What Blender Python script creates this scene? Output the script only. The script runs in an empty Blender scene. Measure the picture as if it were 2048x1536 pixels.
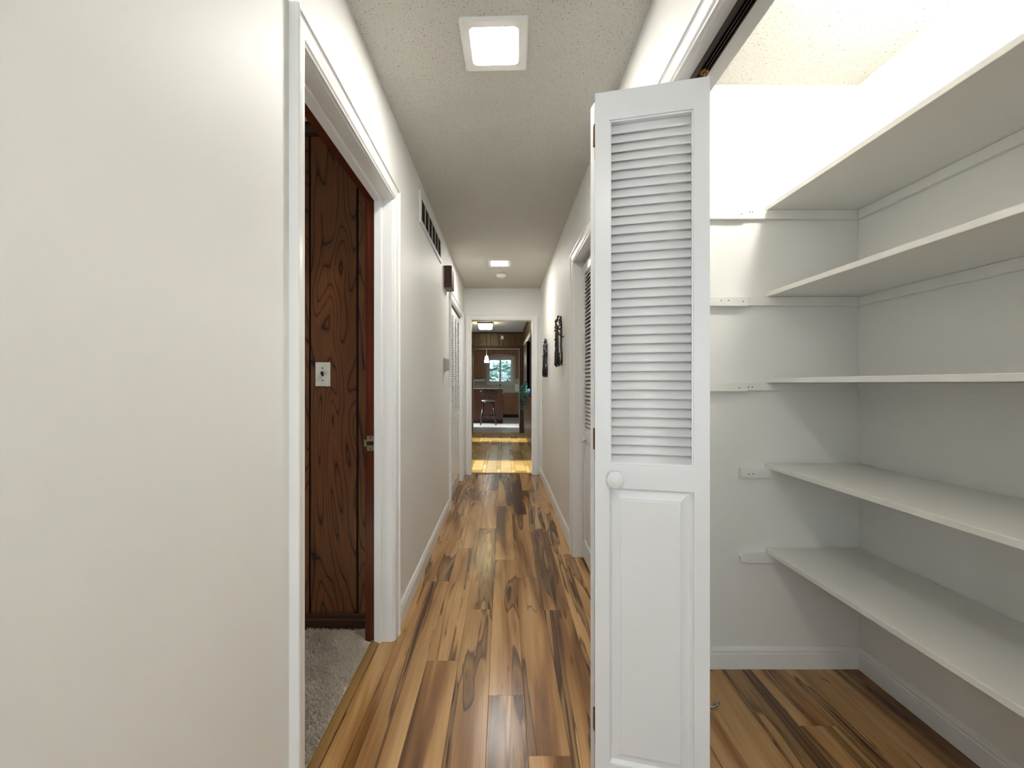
import bpy, bmesh, math, random
from mathutils import Vector, Matrix
random.seed(7)
S = bpy.context.scene
COL = S.collection

# ------------------------------------------------------------------ camera, world, exposure
CZ = 1.187
cam = bpy.data.cameras.new('camera')
cam.sensor_width = 36.0
cam.lens = 840.0 / 2048.0 * 36.0
cam.shift_x = 18.0 / 2048.0
cam.clip_start = 0.02
cam_o = bpy.data.objects.new('camera', cam)
cam_o.location = (0, 0, CZ)
cam_o.rotation_euler = (math.pi / 2, 0, 0)
COL.objects.link(cam_o)
S.camera = cam_o
S.view_settings.view_transform = 'Standard'
S.view_settings.look = 'None'
S.view_settings.gamma = 1.0
S.view_settings.use_curve_mapping = False
S.view_settings.exposure = 1.68

W = bpy.data.worlds.new('overcast_sky')
S.world = W
W.use_nodes = True
bg = W.node_tree.nodes['Background']
bg.inputs['Color'].default_value = (0.88, 0.94, 1.0, 1)
bg.inputs['Strength'].default_value = 3.0

HALL_L = 46.0       # radiance of the square hall lights
CLOSET_L = 42.0     # radiance of the closet globe
FLUSH_L = 9.0
PENDANT_L = 7.0

sun = bpy.data.lights.new('sun', 'SUN')
sun.energy = 5.0
sun.angle = math.radians(3.0)
sun.color = (1.0, 0.93, 0.80)
sun_o = bpy.data.objects.new('sun', sun)
sun_o.rotation_euler = (0, math.radians(-58), math.radians(-4))
COL.objects.link(sun_o)

# ------------------------------------------------------------------ materials
def srgb(r, g, b):
    f = lambda c: (c/255/12.92) if c/255 <= 0.04045 else ((c/255+0.055)/1.055)**2.4
    return (f(r), f(g), f(b), 1.0)

class NT:
    def __init__(s, name):
        s.m = bpy.data.materials.new(name); s.m.use_nodes = True
        s.t = s.m.node_tree; s.b = s.t.nodes['Principled BSDF']
    def n(s, typ, **kw):
        nd = s.t.nodes.new(typ)
        for k, v in kw.items():
            if k.startswith('i_'):
                key = k[2:]
                key = int(key) if key.isdigit() else key.replace('_', ' ')
                nd.inputs[key].default_value = v
            else: setattr(nd, k, v)
        return nd
    def l(s, a, b): s.t.links.new(a, b)
    def ramp(s, fac, stops, interp='LINEAR'):
        r = s.n('ShaderNodeValToRGB'); r.color_ramp.interpolation = interp
        e = r.color_ramp.elements
        while len(e) < len(stops): e.new(0.5)
        for i, (p, c) in enumerate(stops):
            e[i].position = p; e[i].color = c if len(c) == 4 else (*c, 1)
        s.l(fac, r.inputs['Fac']); return r.outputs['Color']
    def math(s, op, a, b=None):
        m = s.n('ShaderNodeMath', operation=op)
        for i, v in enumerate((a, b)):
            if v is None: continue
            if isinstance(v, (int, float)): m.inputs[i].default_value = v
            else: s.l(v, m.inputs[i])
        return m.outputs[0]
    def mix(s, f, a, b, mode='MIX'):
        m = s.n('ShaderNodeMix', data_type='RGBA', blend_type=mode)
        for sock, v in ((m.inputs[0], f), (m.inputs[6], a), (m.inputs[7], b)):
            if isinstance(v, (int, float, tuple)): sock.default_value = v
            else: s.l(v, sock)
        return m.outputs[2]
    def coords(s, scale=(1, 1, 1), rand=0.0, kind='Object'):
        tc = s.n('ShaderNodeTexCoord'); v = tc.outputs[kind]
        if rand:
            oi = s.n('ShaderNodeObjectInfo')
            wn = s.n('ShaderNodeTexWhiteNoise', noise_dimensions='1D')
            s.l(oi.outputs['Random'], wn.inputs['W'])
            sc = s.n('ShaderNodeVectorMath', operation='SCALE'); sc.inputs['Scale'].default_value = rand
            s.l(wn.outputs['Color'], sc.inputs[0])
            ad = s.n('ShaderNodeVectorMath', operation='ADD'); s.l(v, ad.inputs[0]); s.l(sc.outputs[0], ad.inputs[1])
            v = ad.outputs[0]
        mp = s.n('ShaderNodeMapping'); mp.inputs['Scale'].default_value = scale
        s.l(v, mp.inputs['Vector']); return mp.outputs[0]
    def noise(s, vec, scale=5.0, detail=2.0, rough=0.5, dist=0.0):
        nd = s.n('ShaderNodeTexNoise', i_Scale=scale, i_Detail=detail, i_Roughness=rough, i_Distortion=dist)
        s.l(vec, nd.inputs['Vector']); return nd.outputs['Fac']
    def bump(s, h, strength=0.2, dist=0.002):
        b = s.n('ShaderNodeBump', i_Strength=strength, i_Distance=dist)
        s.l(h, b.inputs['Height']); s.l(b.outputs['Normal'], s.b.inputs['Normal'])
    def col(s, c):
        if isinstance(c, tuple): s.b.inputs['Base Color'].default_value = c
        else: s.l(c, s.b.inputs['Base Color'])
    def rough(s, r):
        if isinstance(r, (int, float)): s.b.inputs['Roughness'].default_value = r
        else: s.l(r, s.b.inputs['Roughness'])

def paint(name, c, rough=0.5, bump=0.08, scale=60, var=0.02):
    t = NT(name)
    v = t.coords()
    n = t.noise(v, 3.0, 3.0)
    d = tuple(max(0, x*(1-var)) for x in c[:3]) + (1,)
    t.col(t.mix(n, d, c)); t.rough(rough)
    t.bump(t.noise(v, scale, 2.0), bump, 0.001)
    return t.m

def metal(name, c, rough=0.35, met=1.0):
    t = NT(name); v = t.coords()
    n = t.noise(v, 40, 2)
    t.col(t.mix(n, c, tuple(x*0.8 for x in c[:3]) + (1,))); t.rough(rough)
    t.b.inputs['Metallic'].default_value = met
    return t.m

def emit(name, c, strength):
    t = NT(name)
    t.col((0.9, 0.9, 0.9, 1))
    t.b.inputs['Emission Color'].default_value = c
    t.b.inputs['Emission Strength'].default_value = strength
    return t.m

def wood_floor():
    t = NT('spalted_plank')
    oi = t.n('ShaderNodeObjectInfo')
    wn = t.n('ShaderNodeTexWhiteNoise', noise_dimensions='1D'); t.l(oi.outputs['Random'], wn.inputs['W'])
    rnd = wn.outputs['Value']
    v = t.coords((7.0, 0.70, 1.0), 37.0)
    big = t.noise(v, 1.0, 2.5, 0.55, 0.7)
    tone = t.ramp(big, [(0.30, srgb(86, 56, 30)), (0.40, srgb(138, 97, 57)), (0.48, srgb(170, 127, 80)),
                        (0.60, srgb(196, 155, 105)), (0.80, srgb(208, 170, 120))])
    # broad dark heart streaks with crisp edges, heavier on some planks
    v2 = t.coords((9.0, 0.62, 1.0), 83.0)
    st = t.noise(v2, 1.0, 2.6, 0.5, 1.1)
    st = t.math('ADD', st, t.math('MULTIPLY', t.math('SUBTRACT', rnd, 0.5), 0.12))
    sm = t.ramp(st, [(0.0, (0, 0, 0)), (0.543, (0, 0, 0)), (0.556, (0.85, 0.85, 0.85)), (0.60, (0.35, 0.35, 0.35)), (0.625, (0.55, 0.55, 0.55)),
                     (0.64, (1, 1, 1)), (0.72, (0.7, 0.7, 0.7)), (1.0, (0.95, 0.95, 0.95))])
    c = t.mix(sm, tone, t.mix(big, srgb(48, 28, 14), srgb(84, 54, 32)))
    # thin dark lines
    v3 = t.coords((14.0, 0.6, 1.0), 51.0)
    ln = t.noise(v3, 1.0, 2.0, 0.5, 0.9)
    lm = t.ramp(ln, [(0.0, (0, 0, 0)), (0.39, (0, 0, 0)), (0.398, (0.75, 0.75, 0.75)), (0.410, (0, 0, 0)), (1, (0, 0, 0))])
    c = t.mix(lm, c, srgb(78, 46, 24))
    # knots
    vk = t.coords((7.0, 3.2, 1.0), 29.0)
    vo = t.n('ShaderNodeTexVoronoi', i_Scale=0.5); t.l(vk, vo.inputs['Vector'])
    km = t.ramp(vo.outputs['Distance'], [(0.0, (1, 1, 1)), (0.03, (0.8, 0.8, 0.8)), (0.11, (0, 0, 0)), (1, (0, 0, 0))])
    c = t.mix(km, c, srgb(66, 38, 20))
    g = t.noise(t.coords((160, 5, 1), 11.0), 1.0, 3.0)
    c = t.mix(1.0, c, t.ramp(g, [(0.3, (0.84, 0.84, 0.84)), (0.7, (1.05, 1.05, 1.05))]), 'MULTIPLY')
    tint = t.ramp(oi.outputs['Random'], [(0.0, (0.88, 0.84, 0.79)), (0.35, (1.0, 0.98, 0.95)), (0.7, (0.95, 0.90, 0.84)), (1.0, (1.04, 1.03, 0.98))])
    c = t.mix(1.0, c, tint, 'MULTIPLY')
    t.col(c); t.rough(0.24); t.b.inputs['Specular IOR Level'].default_value = 0.5
    t.bump(g, 0.08, 0.0006)
    return t.m

def wood_contour(name, base, light, line, sx, sz, k, rough=0.35, rand=20.0, axes='xz'):
    """stained veneer with cathedral contour lines"""
    t = NT(name)
    sc = (sx, sx, sz) if axes == 'xz' else (sx, sz, sx)
    v = t.coords(sc, rand)
    n = t.noise(v, 1.0, 2.2, 0.55, 0.4)
    f = t.math('FRACT', t.math('MULTIPLY', n, k))
    ln = t.ramp(f, [(0.0, (1, 1, 1)), (0.05, (0.75, 0.75, 0.75)), (0.16, (0.12, 0.12, 0.12)), (0.55, (0, 0, 0)), (0.96, (0.25, 0.25, 0.25)), (1, (1, 1, 1))])
    sh = t.noise(t.coords((sx*0.7, sx*0.7, sz*0.6), rand), 1.0, 2.0)
    c = t.mix(sh, base, light)
    g = t.noise(t.coords((180, 180, 6) if axes == 'xz' else (180, 6, 180), rand), 1.0, 2.0)
    c = t.mix(1.0, c, t.ramp(g, [(0.3, (0.8, 0.8, 0.8)), (0.7, (1.1, 1.1, 1.1))]), 'MULTIPLY')
    c = t.mix(ln, c, line)
    t.col(c); t.rough(rough)
    t.bump(g, 0.08, 0.0005)
    return t.m

def wood_plain(name, a, b, scale=(60, 60, 3), rough=0.35):
    t = NT(name)
    n = t.noise(t.coords(scale, 9.0), 1.0, 3.0, 0.6, 0.5)
    t.col(t.ramp(n, [(0.3, a), (0.7, b)])); t.rough(rough)
    return t.m

M = {}
M['wall'] = paint('white_wall_paint', srgb(233, 232, 228), 0.55, 0.10, 220)
M['trim'] = paint('white_trim_gloss', srgb(236, 235, 232), 0.28, 0.03, 30)
M['door'] = paint('white_door_gloss', srgb(234, 234, 234), 0.32, 0.03, 30)
M['shelf'] = paint('white_shelf_paint', srgb(232, 231, 226), 0.38, 0.06, 90)
M['plank'] = wood_floor()
M['sub'] = paint('dark_subfloor', srgb(46, 28, 16), 0.9)
M['panel'] = wood_contour('walnut_panel', srgb(92, 54, 30), srgb(142, 90, 54), srgb(32, 14, 7), 3.4, 0.8, 28.0)
M['panel_dark'] = paint('panel_groove', srgb(16, 9, 6), 0.8)
M['redwood'] = wood_plain('red_stained_jamb', srgb(60, 24, 9), srgb(100, 42, 15), (50, 50, 2), 0.3)
M['brownbase'] = wood_plain('brown_stained_trim', srgb(44, 22, 12), srgb(78, 42, 22), (3, 50, 50), 0.4)
M['board2'] = wood_contour('brown_board_panel', srgb(66, 44, 20), srgb(98, 70, 32), srgb(36, 22, 10), 4.0, 0.8, 9.0)
M['darktrim'] = wood_plain('dark_brown_trim', srgb(34, 20, 12), srgb(58, 36, 22), (4, 4, 4), 0.45)
M['chimewood'] = wood_plain('chime_wood', srgb(58, 24, 12), srgb(84, 38, 20), (40, 40, 3), 0.4)
M['brass'] = metal('aged_brass', srgb(120, 88, 52), 0.4)
M['strike'] = metal('pale_brass', srgb(196, 178, 140), 0.35)
M['bronze'] = metal('bronze_track', srgb(52, 34, 24), 0.35, 0.7)
M['steel'] = metal('grey_steel', srgb(150, 152, 158), 0.25)
M['black'] = paint('black_enamel', srgb(14, 14, 15), 0.25)
M['plate'] = paint('ivory_plate', srgb(226, 224, 212), 0.35, 0.0)
M['toggle'] = paint('brown_toggle', srgb(36, 26, 20), 0.4)
M['grille'] = paint('brown_grille', srgb(58, 40, 28), 0.5)
M['duct'] = paint('dark_duct', srgb(18, 13, 10), 0.9)
M['thermo'] = paint('grey_beige_plastic', srgb(178, 178, 166), 0.45)
M['plastic'] = paint('white_plastic', srgb(232, 231, 226), 0.4, 0.0)
M['hall_diffuser'] = emit('hall_light_diffuser', (1.0, 0.965, 0.90, 1), HALL_L)
M['globe'] = emit('closet_globe_glass', (1.0, 0.97, 0.91, 1), CLOSET_L)
M['flush'] = emit('flush_light_glass', (1.0, 0.80, 0.42, 1), FLUSH_L)
M['pendant'] = emit('pendant_glass', (1.0, 0.95, 0.85, 1), PENDANT_L)

def popcorn():
    t = NT('popcorn_ceiling')
    v = t.coords()
    a = t.noise(v, 130, 3.0, 0.6); b = t.noise(v, 300, 2.0)
    h = t.math('ADD', a, t.math('MULTIPLY', b, 0.5))
    sp = t.noise(v, 150, 2.0, 0.5)
    m = t.ramp(sp, [(0.0, (1, 1, 1)), (0.30, (1, 1, 1)), (0.37, (0, 0, 0)), (1, (0, 0, 0))])
    t.col(t.mix(m, srgb(212, 210, 202), srgb(128, 122, 108))); t.rough(0.9)
    t.bump(h, 1.0, 0.006)
    return t.m
M['ceil'] = popcorn()
M['ceil2'] = paint('far_ceiling_paint', srgb(160, 165, 172), 0.8)

def carpet():
    t = NT('beige_carpet')
    n = t.noise(t.coords(), 9.0, 3.0); f = t.noise(t.coords(), 300.0, 1.0)
    c = t.mix(n, srgb(196, 184, 168), srgb(236, 226, 212))
    t.col(t.mix(1.0, c, t.ramp(f, [(0.3, (0.75, 0.75, 0.75)), (0.7, (1.1, 1.1, 1.1))]), 'MULTIPLY')); t.rough(0.95)
    return t.m
M['carpet'] = carpet()
M['strip'] = wood_plain('gold_transition_strip', srgb(134, 98, 52), srgb(160, 122, 70), (60, 4, 1), 0.3)

def parquet():
    t = NT('honey_floor_tile')
    oi = t.n('ShaderNodeObjectInfo')
    n = t.noise(t.coords((6, 6, 1), 19), 1.0, 3.0)
    a = t.ramp(oi.outputs['Random'], [(0, srgb(158, 126, 70)), (0.5, srgb(186, 152, 92)), (1, srgb(204, 172, 112))])
    t.col(t.mix(1.0, a, t.ramp(n, [(0.3, (0.85, 0.85, 0.85)), (0.7, (1.05, 1.05, 1.05))]), 'MULTIPLY')); t.rough(0.2)
    return t.m
M['tile'] = parquet()
def greyplank():
    t = NT('grey_vinyl_plank')
    oi = t.n('ShaderNodeObjectInfo')
    n = t.noise(t.coords((1.5, 30, 1), 19), 1.0, 3.0)
    a = t.ramp(oi.outputs['Random'], [(0, srgb(150, 146, 144)), (0.5, srgb(182, 178, 176)), (1, srgb(204, 200, 198))])
    t.col(t.mix(1.0, a, t.ramp(n, [(0.3, (0.8, 0.8, 0.8)), (0.7, (1.05, 1.05, 1.05))]), 'MULTIPLY')); t.rough(0.3)
    return t.m
M['grey'] = greyplank()
M['cab'] = wood_plain('honey_oak_cabinet', srgb(108, 66, 36), srgb(146, 96, 58), (30, 30, 2), 0.35)
M['cabdark'] = wood_plain('dark_cherry_panel', srgb(64, 34, 22), srgb(96, 54, 36), (20, 20, 2), 0.4)
M['kick'] = paint('black_toe_kick', srgb(28, 18, 14), 0.6)
def granite():
    t = NT('speckled_granite')
    vo = t.n('ShaderNodeTexVoronoi', i_Scale=26.0); t.l(t.coords(), vo.inputs['Vector'])
    n = t.noise(t.coords(), 24, 3)
    c = t.mix(n, srgb(160, 148, 122), srgb(196, 186, 164))
    s = t.ramp(vo.outputs['Distance'], [(0, (1, 1, 1)), (0.16, (1, 1, 1)), (0.22, (0, 0, 0)), (1, (0, 0, 0))])
    t.col(t.mix(s, c, srgb(60, 50, 40))); t.rough(0.2)
    return t.m
M['granite'] = granite()
M['wframe'] = paint('cream_window_frame', srgb(206, 200, 190), 0.4)
M['kwall'] = paint('kitchen_wall_paint', srgb(190, 186, 176), 0.6)
def glass():
    t = NT('window_glass')
    t.t.nodes.remove(t.b)
    out = t.t.nodes['Material Output']
    tr_ = t.n('ShaderNodeBsdfTransparent'); tr_.inputs['Color'].default_value = (0.93, 0.97, 0.98, 1)
    gl = t.n('ShaderNodeBsdfGlossy', i_Roughness=0.02)
    fr = t.n('ShaderNodeFresnel', i_IOR=1.45)
    mx = t.n('ShaderNodeMixShader')
    t.l(fr.outputs[0], mx.inputs[0]); t.l(tr_.outputs[0], mx.inputs[1]); t.l(gl.outputs[0], mx.inputs[2])
    t.l(mx.outputs[0], out.inputs['Surface'])
    return t.m
M['glass'] = glass()
def leaf(name, a, b):
    t = NT(name)
    n = t.noise(t.coords(), 6.0, 2.0)
    t.col(t.mix(n, a, b)); t.rough(0.35)
    return t.m
M['leaf_out'] = leaf('garden_leaf', srgb(30, 62, 62), srgb(104, 148, 140))
M['leaf_in'] = leaf('ivy_leaf', srgb(12, 54, 50), srgb(64, 124, 96))
M['bark'] = wood_plain('shrub_bark', srgb(40, 32, 26), srgb(72, 60, 50))
M['grass'] = leaf('garden_ground', srgb(60, 74, 50), srgb(100, 110, 80))
M['pot'] = paint('blue_grey_pot', srgb(70, 120, 140), 0.35)
M['stool'] = paint('blue_black_stool', srgb(24, 26, 38), 0.25)
M['seatpad'] = paint('pale_seat', srgb(150, 136, 128), 0.5)
M['ext'] = paint('exterior_siding', srgb(150, 146, 140), 0.8)

# ------------------------------------------------------------------ geometry helpers
class MB:
    def __init__(s): s.v = []; s.f = []; s.sm = set()
    def box(s, x0, x1, y0, y1, z0, z1):
        i = len(s.v)
        s.v += [(x0,y0,z0),(x1,y0,z0),(x1,y1,z0),(x0,y1,z0),(x0,y0,z1),(x1,y0,z1),(x1,y1,z1),(x0,y1,z1)]
        s.f += [(i,i+3,i+2,i+1),(i+4,i+5,i+6,i+7),(i,i+1,i+5,i+4),(i+1,i+2,i+6,i+5),(i+2,i+3,i+7,i+6),(i+3,i,i+4,i+7)]
        return s
    def prism(s, prof, fn, a, b):
        """closed profile [(u,v)...] swept from a to b; fn(u,v,t)->xyz"""
        i = len(s.v); n = len(prof)
        s.v += [fn(u, v, a) for u, v in prof] + [fn(u, v, b) for u, v in prof]
        for k in range(n):
            k2 = (k+1) % n
            s.f.append((i+k, i+k2, i+n+k2, i+n+k))
        s.f.append(tuple(i+k for k in reversed(range(n)))); s.f.append(tuple(i+n+k for k in range(n)))
        return s
    def tube(s, pts, r, n=8, cap=True):
        pts = [Vector(p) for p in pts]
        rs = r if isinstance(r, (list, tuple)) else [r]*len(pts)
        i0 = len(s.v); up = None
        for k, p in enumerate(pts):
            d = (pts[min(k+1, len(pts)-1)] - pts[max(k-1, 0)]).normalized()
            if up is None:
                up = Vector((0, 0, 1)) if abs(d.z) < 0.9 else Vector((1, 0, 0))
            a = d.cross(up).normalized(); b = a.cross(d).normalized(); up = b
            for j in range(n):
                t = 2*math.pi*j/n
                s.v.append(tuple(p + rs[k]*(math.cos(t)*a + math.sin(t)*b)))
        for k in range(len(pts)-1):
            for j in range(n):
                j2 = (j+1) % n
                s.f.append((i0+k*n+j, i0+k*n+j2, i0+(k+1)*n+j2, i0+(k+1)*n+j)); s.sm.add(len(s.f)-1)
        if cap:
            s.f.append(tuple(i0+j for j in reversed(range(n))))
            e = i0+(len(pts)-1)*n
            s.f.append(tuple(e+j for j in range(n)))
        return s
    def lathe(s, prof, c=(0,0,0), axis='z', n=20):
        i0 = len(s.v)
        for r, h in prof:
            for j in range(n):
                t = 2*math.pi*j/n; a, b = r*math.cos(t), r*math.sin(t)
                p = {'z': (a, b, h), 'y': (a, h, b), 'x': (h, a, b)}[axis]
                s.v.append((c[0]+p[0], c[1]+p[1], c[2]+p[2]))
        for k in range(len(prof)-1):
            for j in range(n):
                j2 = (j+1) % n
                s.f.append((i0+k*n+j, i0+k*n+j2, i0+(k+1)*n+j2, i0+(k+1)*n+j)); s.sm.add(len(s.f)-1)
        s.f.append(tuple(i0+j for j in range(n)))
        e = i0+(len(prof)-1)*n
        s.f.append(tuple(e+j for j in range(n)))
        return s
    def mesh(s, name, mat, bevel=0.0, seg=1):
        me = bpy.data.meshes.new(name)
        me.from_pydata([tuple(p) for p in s.v], [], s.f)
        sm = [k in s.sm for k in range(len(s.f))]
        me.polygons.foreach_set('use_smooth', sm)
        bm = bmesh.new(); bm.from_mesh(me)
        bmesh.ops.recalc_face_normals(bm, faces=bm.faces)
        if bevel:
            es = [e for e in bm.edges if len(e.link_faces) == 2 and e.calc_face_angle(0) > 0.6]
            bmesh.ops.bevel(bm, geom=es, offset=bevel, segments=seg, profile=0.5, affect='EDGES', clamp_overlap=True)
        bm.to_mesh(me); bm.free()
        me.materials.append(M[mat]); me.update()
        return me
    def build(s, name, mat, parent=None, bevel=0.0, seg=1, loc=None):
        return link(name, s.mesh(name, mat, bevel, seg), parent, loc)

def link(name, me, parent=None, loc=None, rot=None):
    o = bpy.data.objects.new(name, me); COL.objects.link(o)
    if parent is not None: o.parent = parent
    if loc is not None: o.location = loc
    if rot is not None: o.rotation_euler = rot
    return o
def tag(o, label=None, cat=None, group=None, kind=None):
    if label: o['label'] = label
    if cat: o['category'] = cat
    if group: o['group'] = group
    if kind: o['kind'] = kind
    return o
def empty(name, loc=(0,0,0), rz=0.0):
    o = bpy.data.objects.new(name, None); COL.objects.link(o)
    o.location = loc; o.rotation_euler = (0, 0, rz); o.empty_display_size = 0.1
    return o
def thing(name, label, cat, loc=(0,0,0), rz=0.0, group=None, kind=None):
    return tag(empty(name, loc, rz), label, cat, group, kind)
def B(x0, x1, y0, y1, z0, z1): return MB().box(x0, x1, y0, y1, z0, z1)
def struct(o, label, cat): return tag(o, label, cat, None, 'structure')

# ------------------------------------------------------------------ main dimensions
XL, XR, T = -0.510, 0.490, 0.114          # hall wall faces, wall thickness
H = 2.44
YE = 5.50                                 # hall end wall
CXB, CYE = 1.491, 1.760                   # closet back wall, closet end wall
DY0, DY1, DZ = 1.064, 1.932, 2.036        # left doorway (clear)
YB = -2.60                                # hall end behind the camera
RX0 = -0.412; RX1 = 0.379                 # end doorway
FY = 10.16                                # far panelled wall
KY = 15.45                                # kitchen back wall
FXR = 0.50

# ------------------------------------------------------------------ floor: planks
floor = struct(B(-0.60, 1.62, YB-0.1, 5.56, -0.05, -0.0125).build('floor', 'sub'),
               'brown wood plank floor with dark grain streaks running along the hallway', 'floor')
PW, PL = 0.1357, 1.24
_pm = {}
def plank_mesh(w, l, th, mat, bv):
    k = (round(w, 3), round(l, 3), mat)
    if k not in _pm:
        a, b = w/2, l/2; v = []
        for (x, y, z) in ((a, b, -th), (a, b, -bv), (a-bv, b-bv, 0.0)):
            v += [(-x, -y, z), (x, -y, z), (x, y, z), (-x, y, z)]
        f = [(8, 9, 10, 11), (3, 2, 1, 0)]
        for r in (0, 4):
            for j in range(4): f.append((r+j, r+(j+1) % 4, r+4+(j+1) % 4, r+4+j))
        me = bpy.data.meshes.new('plank'); me.from_pydata(v, [], f); me.materials.append(M[mat]); me.update()
        _pm[k] = me
    return _pm[k]
def pieces(par, name, x0, x1, y0, y1, th, mat, bv, ztop=0.0, gap=0.0006):
    w, l = x1-x0-gap, y1-y0-gap
    return link(name, plank_mesh(w, l, th, mat, bv), par, ((x0+x1)/2, (y0+y1)/2, ztop))
joints = {-1: 1.936, 0: 2.527, 1: 1.803, 2: 2.214, 3: 1.602, 4: 1.341, 5: 2.207, 6: 1.69, 7: 2.35, 8: 1.52, 9: 1.05, 10: 2.05, 11: 1.46, 12: 0.9, 13: 1.75, 14: 1.2, 15: 0.7}
for c in range(-1, 15):
    x0 = -0.462 + PW*c; x1 = x0 + PW
    if c == -1: x0 = -0.570
    j = joints[c]
    y = j - PL*5
    while y < 5.56:
        a, b = max(y, YB), min(y+PL, 5.555)
        if b - a > 0.05: pieces(floor, 'plank', x0, x1, a, b, 0.012, 'plank', 0.0012)
        y += PL
# ------------------------------------------------------------------ ceiling
ceil = MB(); ceil.box(XL-T, CXB+0.1, YB-0.1, YE+T, H, H+0.1)
struct(ceil.build('ceiling', 'ceil'), 'textured popcorn ceiling over the hallway and closet', 'ceiling')

# ------------------------------------------------------------------ walls
w = MB()
w.box(XL-T, XL, YB, DY0-0.018, 0, H); w.box(XL-T, XL, DY0-0.018, DY1+0.018, DZ+0.018, H)
LD0, LD1, LDZ = 4.02, 5.14, 2.005          # far left closet opening
w.box(XL-T, XL, DY1+0.018, LD0-0.015, 0, H); w.box(XL-T, XL, LD0-0.015, LD1+0.015, LDZ+0.015, H)
w.box(XL-T, XL, LD1+0.015, YE, 0, H)
struct(w.build('wall_left', 'wall'), 'smooth white left hallway wall with doorway and louvered closet', 'wall')
CO0, CO1, CZT = -0.90, 1.312, 2.038        # big closet opening
RD0, RD1, RDZ = 2.10, 2.875, 2.020         # second right closet
w = MB()
w.box(XR, XR+T, YB, CO0-0.018, 0, H); w.box(XR, XR+T, CO0-0.018, CO1+0.018, CZT+0.018, H)
w.box(XR, XR+T, CO1+0.018, RD0-0.015, 0, H); w.box(XR, XR+T, RD0-0.015, RD1+0.015, RDZ+0.015, H)
w.box(XR, XR+T, RD1+0.015, YE, 0, H)
struct(w.build('wall_right', 'wall'), 'white right hallway wall with two closet openings', 'wall')
w = MB()
w.box(XL-T, RX0-0.018, YE, YE+T, 0, H); w.box(RX1+0.018, XR+T, YE, YE+T, 0, H); w.box(RX0-0.018, RX1+0.018, YE, YE+T, 2.022+0.018, H)
struct(w.build('wall_end', 'wall'), 'white wall at the end of the hallway above the far doorway', 'wall')
# wall behind the camera, with an unseen window added for fill daylight
w = MB()
w.box(XL-T, -0.46, YB-0.12, YB, 0, H); w.box(0.46, XR+T, YB-0.12, YB, 0, H); w.box(-0.46, 0.46, YB-0.12, YB, 0, 0.3); w.box(-0.46, 0.46, YB-0.12, YB, 2.2, H)
struct(w.build('wall_behind', 'wall'), 'white wall closing the hallway opposite the far doorway', 'wall')
wb = struct(empty('window_fill_behind', (0, YB-0.06, 0.3)), 'white framed unseen window added for fill light opposite the far doorway', 'window')
m = MB(); m.box(-0.46, -0.42, -0.03, 0.03, 0, 1.90); m.box(0.42, 0.46, -0.03, 0.03, 0, 1.90); m.box(-0.42, 0.42, -0.03, 0.03, 0, 0.04); m.box(-0.42, 0.42, -0.03, 0.03, 1.86, 1.90); m.box(-0.42, 0.42, -0.02, 0.02, 0.92, 0.96)
m.build('window_frame', 'trim', wb)
for z0, z1 in ((0.04, 0.92), (0.96, 1.86)): B(-0.42, 0.42, -0.003, 0.003, z0, z1).build('pane', 'glass', wb)
# closet shell
struct(B(XR+T, CXB+0.1, CYE, CYE+0.1, 0, H).build('wall_closet_end', 'wall'), 'white end wall of the open closet carrying the shelf cleats', 'wall')
struct(B(CXB, CXB+0.1, -1.3, CYE, 0, H).build('wall_closet_back', 'wall'), 'white long back wall of the open closet', 'wall')
struct(B(XR+T, CXB, -1.4, -1.3, 0, H).build('wall_closet_near', 'wall'), 'white short side wall of the open closet opposite its shelf cleats', 'wall')
struct(B(XR+T, 1.10, RD1+0.2, RD1+0.28, 0, H).build('wall_linen_far', 'wall'), 'white inner wall of the louvered closet', 'wall')
struct(B(1.10, 1.18, CYE+0.1, RD1+0.28, 0, H).build('wall_linen_back', 'wall'), 'white back wall of the louvered closet', 'wall')
m = MB(); m.box(-1.3, -1.22, 3.8, 5.4, 0, H); m.box(-1.22, XL-T, 3.8, 3.88, 0, H); m.box(-1.22, XL-T, 5.32, 5.4, 0, H); m.box(-1.3, XL-T, 3.8, 5.4, H, H+0.05); m.box(-1.3, XL-T, 3.8, 5.4, -0.05, 0)
struct(m.build('wall_hall_closet', 'wall'), 'inner shell of the louvered closet on the left wall', 'wall')

# ------------------------------------------------------------------ mouldings
CAS = [(0, 0), (0.058, 0), (0.058, 0.022), (0.055, 0.0245), (0.050, 0.0235), (0.047, 0.019), (0.043, 0.017), (0.030, 0.016), (0.018, 0.0135), (0.014, 0.0145), (0.009, 0.0145), (0.004, 0.010), (0, 0.009)]
def casing(par, side, x, y0, y1, ztop, mat='trim', wd=1.0, zb=0.0):
    """casing round an opening in a wall of constant x; side=+1 projects to +x; y0,y1,ztop = inner edges"""
    prof = [(u*wd, v) for u, v in CAS]; cw = 0.058*wd
    def leg(sign, ye):
        mb = MB(); n = len(prof)
        mb.v = [(x+side*v, ye+sign*u, zb) for u, v in prof] + [(x+side*v, ye+sign*u, ztop+u) for u, v in prof]
        mb.f = [(k, (k+1) % n, n+(k+1) % n, n+k) for k in range(n)] + [tuple(reversed(range(n))), tuple(range(n, 2*n))]
        mb.build('casing', mat, par)
    leg(-1, y0); leg(1, y1)
    mb = MB(); n = len(prof)
    mb.v = [(x+side*v, y0-u, ztop+u) for u, v in prof] + [(x+side*v, y1+u, ztop+u) for u, v in prof]
    mb.f = [(k, (k+1) % n, n+(k+1) % n, n+k) for k in range(n)] + [tuple(reversed(range(n))), tuple(range(n, 2*n))]
    mb.build('casing', mat, par)
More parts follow.
